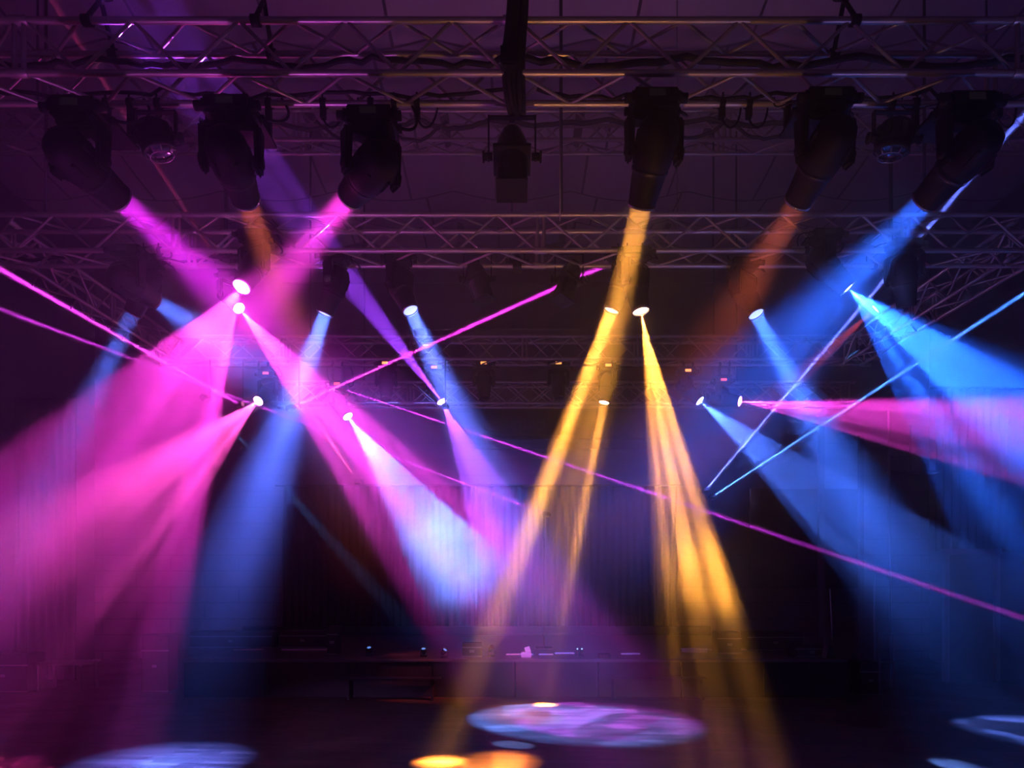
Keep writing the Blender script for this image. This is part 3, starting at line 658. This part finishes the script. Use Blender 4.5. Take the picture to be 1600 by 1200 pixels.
# equipment cases, consoles
def case(px, D, w_, d_, h, label, z=None, m=WOODK, grp='black cases and consoles on the stage'):
    p = onstage(px, D); z = SZ if z is None else z
    t = thing('flight_case', label, 'case', (p.x, D, z), grp)
    MB().box((p.x, D, z+h/2), (w_, d_, h), bevel=.01).build('body', m, t)
    MB().box((p.x, D-d_/2+.008, z+h*.72), (w_+.012, .02, .02)).box((p.x, D-d_/2+.008, z+.02), (w_+.012, .02, .02)).build('edge_rail', STEEL, t)
    MB().box((p.x, D-d_/2-.008, z+h*.45), (.09, .012, .05), bevel=.003).build('latch', STEEL, t)
case(738, 12.85, .36, .3, .26, 'small black case on the stage edge beneath the slanting amber beam')
case(522, 13.2, .20, .3, .55, 'tall narrow black case near the left stage lip, beside the pink-lit strips')
case(368, 14.5, 1.7, .5, .34, 'long low black console at the blue-beam end of the stage')
case(478, 14.5, .95, .5, .36, 'black console with pink-lit edge next to the tall narrow case')
case(1135, 13.4, .45, .4, .42, 'black case directly beside the wide amber beam foot')
case(1205, 14.0, 1.1, .5, .38, 'black console on stage past the wide amber beam')
case(1262, 12.9, .6, .4, .22, 'low black case on stage near the leaning pole')
t = tag(MB().box((px2x(944, 12.7), 12.7, SZ+.04), (.22, .16, .07), bevel=.012).build('foot_pedal', BLK), 'small black pedal box on the bare middle of stage edge', 'pedal')
# pale strips of tape and timber catching the light on the deck
G = 'pale timber strips lying on the stage'
for (px, wpx, D, lb) in ((812, 42, 13.1, 'pale strip on the stage just before the pink-lit wedge'), (853, 22, 13.1, 'pale strip on the stage just past the pink-lit wedge'), (882, 30, 13.3, 'pale strip under the slim amber beam'), (985, 30, 13.2, 'faint pale strip on the stage past the pedal'),
                         (388, 44, 13.9, 'pale strip on stage in front of the long console'), (478, 74, 13.9, 'pale strip on stage in front of the pink-edged console'), (461, 18, 15.8, 'short pale strip far back at the curtain foot'), (504, 22, 15.8, 'second short pale strip far back at the curtain foot, nearer the tall case'),
                         (1150, 90, 13.9, 'pale strip on stage past the wide amber beam')):
    p = onstage(px, D); tag(MB().box((p.x, D, SZ+.012), (wpx*D/FPX, .07, .022), bevel=.003).build('timber_strip', PAPER), lb, 'strip', G)
# coiled pale cable where the amber beam lands
p = onstage(1085, 13.4); pts = []
for i in range(60):
    a = i*.42; pts.append(Vector((p.x+(.16+.01*math.sin(i))*math.cos(a)*1.5, p.y+.12*math.sin(a), p.z+.02+.0012*i)))
tag(MB().tube(pts, .012, 6).build('coiled_cable', PAPER), 'pale coiled cable lit amber where the wide beam meets the stage', 'cable')
# leaning pole, lectern panel
tag(MB().cyl((px2x(1302, 12.7), 12.7, SZ), (px2x(1298, 12.7), 12.72, P(0, 920, 12.7).z), .016).build('pole', STEEL), 'thin pole standing at the dark end of the stage', 'pole', 'thin upright poles')
p = onstage(1290, 12.6); t = thing('folded_easel', 'pale leaning board beside the thin pole at the dark end of the stage', 'board', p)
MB().box((p.x, p.y, p.z+.18), (.09, .02, .36), Matrix.Rotation(R(12), 3, 'Y')).build('board', TRIM, t)
MB().box((p.x+.10, p.y+.08, p.z+.13), (.10, .1, .26), bevel=.01).build('crate', WOODK, t)

# right-hand side: pillar, pipes, drapes, doorway, frame stand
struct(MB().box((px2x(1345, 14.6), 14.6, 2.6), (.10, .10, 5.2), bevel=.01), 'trim_40', TRIM)
struct(MB().box((px2x(1283, 15.5), 15.5, 2.8), (.12, .12, 5.6), bevel=.01), 'trim_41', TRIM)
struct(MB().box((px2x(1186+70, 16.5), 16.5, 3.1), (2.6, .08, 2.4)), 'wall_right_panel', PANEL)
G = 'thin upright poles'
tag(MB().cyl((px2x(1393, 13.4), 13.4, 0), (px2x(1388, 13.4), 13.4, P(0, 640, 13.4).z), .02).build('pole', STEEL), 'tall thin pipe rising past the blue beam beside the open metal frame', 'pole', G)
tag(MB().cyl((px2x(1367, 13.9), 13.9, 0), (px2x(1366, 13.9), 13.9, P(0, 900, 13.9).z), .018).build('pole', STEEL), 'shorter thin pipe just inside the tall one', 'pole', G)
# open metal frame stand
x0, x1 = px2x(1374, 12.6), px2x(1397, 12.6); zt = P(0, 991, 12.6).z
t = thing('frame_stand', 'narrow open metal frame standing on the floor beyond the stage end', 'stand', ((x0+x1)/2, 12.6, 0))
for x in (x0, x1): MB().box((x, 12.6, zt/2), (.03, .03, zt), bevel=.004).build('upright', TRIM, t)
MB().box(((x0+x1)/2, 12.6, zt), (x1-x0+.03, .03, .03), bevel=.004).build('top_rail', TRIM, t)
MB().box(((x0+x1)/2, 12.6, zt*.55), (x1-x0, .03, .03)).build('shelf', TRIM, t)
# doorway in a low wall with drape above
Dd = 14.2; xl, xr, zt = px2x(1478, Dd), px2x(1556, Dd), P(0, 862, Dd).z
d1 = MB().box((xl, Dd, zt/2), (.10, .12, zt), bevel=.01).box((xr, Dd, zt/2), (.12, .12, zt), bevel=.01).box(((xl+xr)/2, Dd, zt), (xr-xl+.2, .12, .12), bevel=.01)
struct(d1, 'door_1', TRIM)
struct(MB().box(((xl+xr)/2, Dd+.03, zt/2-.03), (xr-xl-.1, .05, zt-.06)), 'door_2', PANEL)
struct(MB().box((px2x(1640, Dd), Dd+.05, zt/2), (px2x(1640, Dd)*2-xr*2-.12, .1, zt)), 'wall_right_low', PANEL)
curtain(px2x(1462, 14.5), 10.6, 14.55, 2.75, 6.2, .17, .05, DRAPE, 'side_drape', 'pleated black drape hanging above the doorway', 'curtain', 'drapes at the sides of the hall', 4)
curtain(-10.6, px2x(120, 14.5), 14.55, .005, 6.0, .2, .05, DRAPE, 'side_drape', 'pleated black drape on the pink-lit side of the hall', 'curtain', 'drapes at the sides of the hall', 5)
tag(MB().cyl((px2x(1455, 14.5), 14.55, 6.22), (XW, 14.55, 6.22), .03).build('drape_rail', RUB), 'black rail holding the drape above the doorway', 'rail')
t = thing('wall_shelf', 'wall shelf catching blue light beside the tall pipe', 'shelf', (px2x(1440, 14.3), 14.3, P(0, 738, 14.3).z))
MB().box((px2x(1425, 14.3), 14.3, P(0, 738, 14.3).z), (1.05, .3, .04)).build('board', TRIM, t)
MB().box((px2x(1427, 14.3), 14.4, P(0, 700, 14.3).z), (.03, .03, 1.0)).box((px2x(1410, 14.3), 14.4, P(0, 712, 14.3).z), (.45, .02, .03)).build('bracket', TRIM, t)
# left-hand side: bench and boxes in the dark
t = thing('bench_table', 'low dark table against the pink-lit side of the hall', 'table', (px2x(105, 13.3), 13.3, 0))
MB().box((px2x(105, 13.3), 13.3, P(0, 1071, 12.9).z+.38), (.95, .6, .035), bevel=.006).build('tabletop', TRIM, t)
for sx in (-.42, .42):
    for sy in (-.25, .25): MB().box((px2x(105, 13.3)+sx, 13.3+sy, (P(0, 1071, 12.9).z+.36)/2), (.04, .04, P(0, 1071, 12.9).z+.36)).build('leg', STEEL, t)
case(250, 13.2, .5, .4, 1.1, 'tall dark cabinet standing on the floor just beyond the blue-beam end of stage', 0, WOODK, 'dark cabinets on the floor')
case(20, 13.2, .9, .5, .72, 'wide dark cabinet on the floor in the pink-lit corner', 0, WOODK, 'dark cabinets on the floor')
case(1352, 12.9, .4, .4, .6, 'small dark cabinet on the floor between stage end and open metal frame', 0, WOODK, 'dark cabinets on the floor')

# ------------------------------------------------------------------ added fill: unseen spots below the frame, for coloured bounce on the trusses
def wash(p, t, ang, col, e):
    l = bpy.data.lights.new('bounce_fill', 'SPOT'); ob = bpy.data.objects.new('bounce_fill', l); S.collection.objects.link(ob)
    ob.location = p; ob.rotation_euler = (Vector(t)-Vector(p)).to_track_quat('-Z', 'Y').to_euler(); l.spot_size = R(ang); l.spot_blend = 1; l.color = col; l.energy = e; l.shadow_soft_size = .15
wash((-3.2, 3.6, .3), (-2.4, 6.5, 6.2), 70, (.75, .12, 1), 420)
wash((.9, 3.6, .3), (.8, 6.5, 6.2), 60, (1, .42, .14), 300)
wash((4.2, 3.6, .3), (3.8, 6.5, 6.2), 60, (.35, .25, 1), 240)
# added spots, unseen below the frame, making light pools and brightening the parquet
def rake(px, Dt, hw, col, e, streak, seed, y=6.2, sq=.22):
    T = Vector((px2x(px, Dt), Dt, 0)); spot(Vector((T.x*.9, y, .42)), T, hw, col, e, 0, streak, 1, seed=seed, nm='pool_fill').scale = (1, sq, 1)
rake(780, 8.08, .55, AMB, 40000, .35, 3)
rake(1490, 8.1, .28, (.08, .25, 1), 22000, .35, 4)
rake(250, 8.15, .34, (.08, .25, 1), 16000, .35, 6)
rake(30, 8.2, .30, MAG, 2500, .5, 5)
rake(1000, 10.2, 1.5, (1, .45, .35), 900, .0, 7, 5.2, .3)
rake(520, 10.2, 1.5, (.6, .25, 1), 700, .0, 8, 5.2, .3)
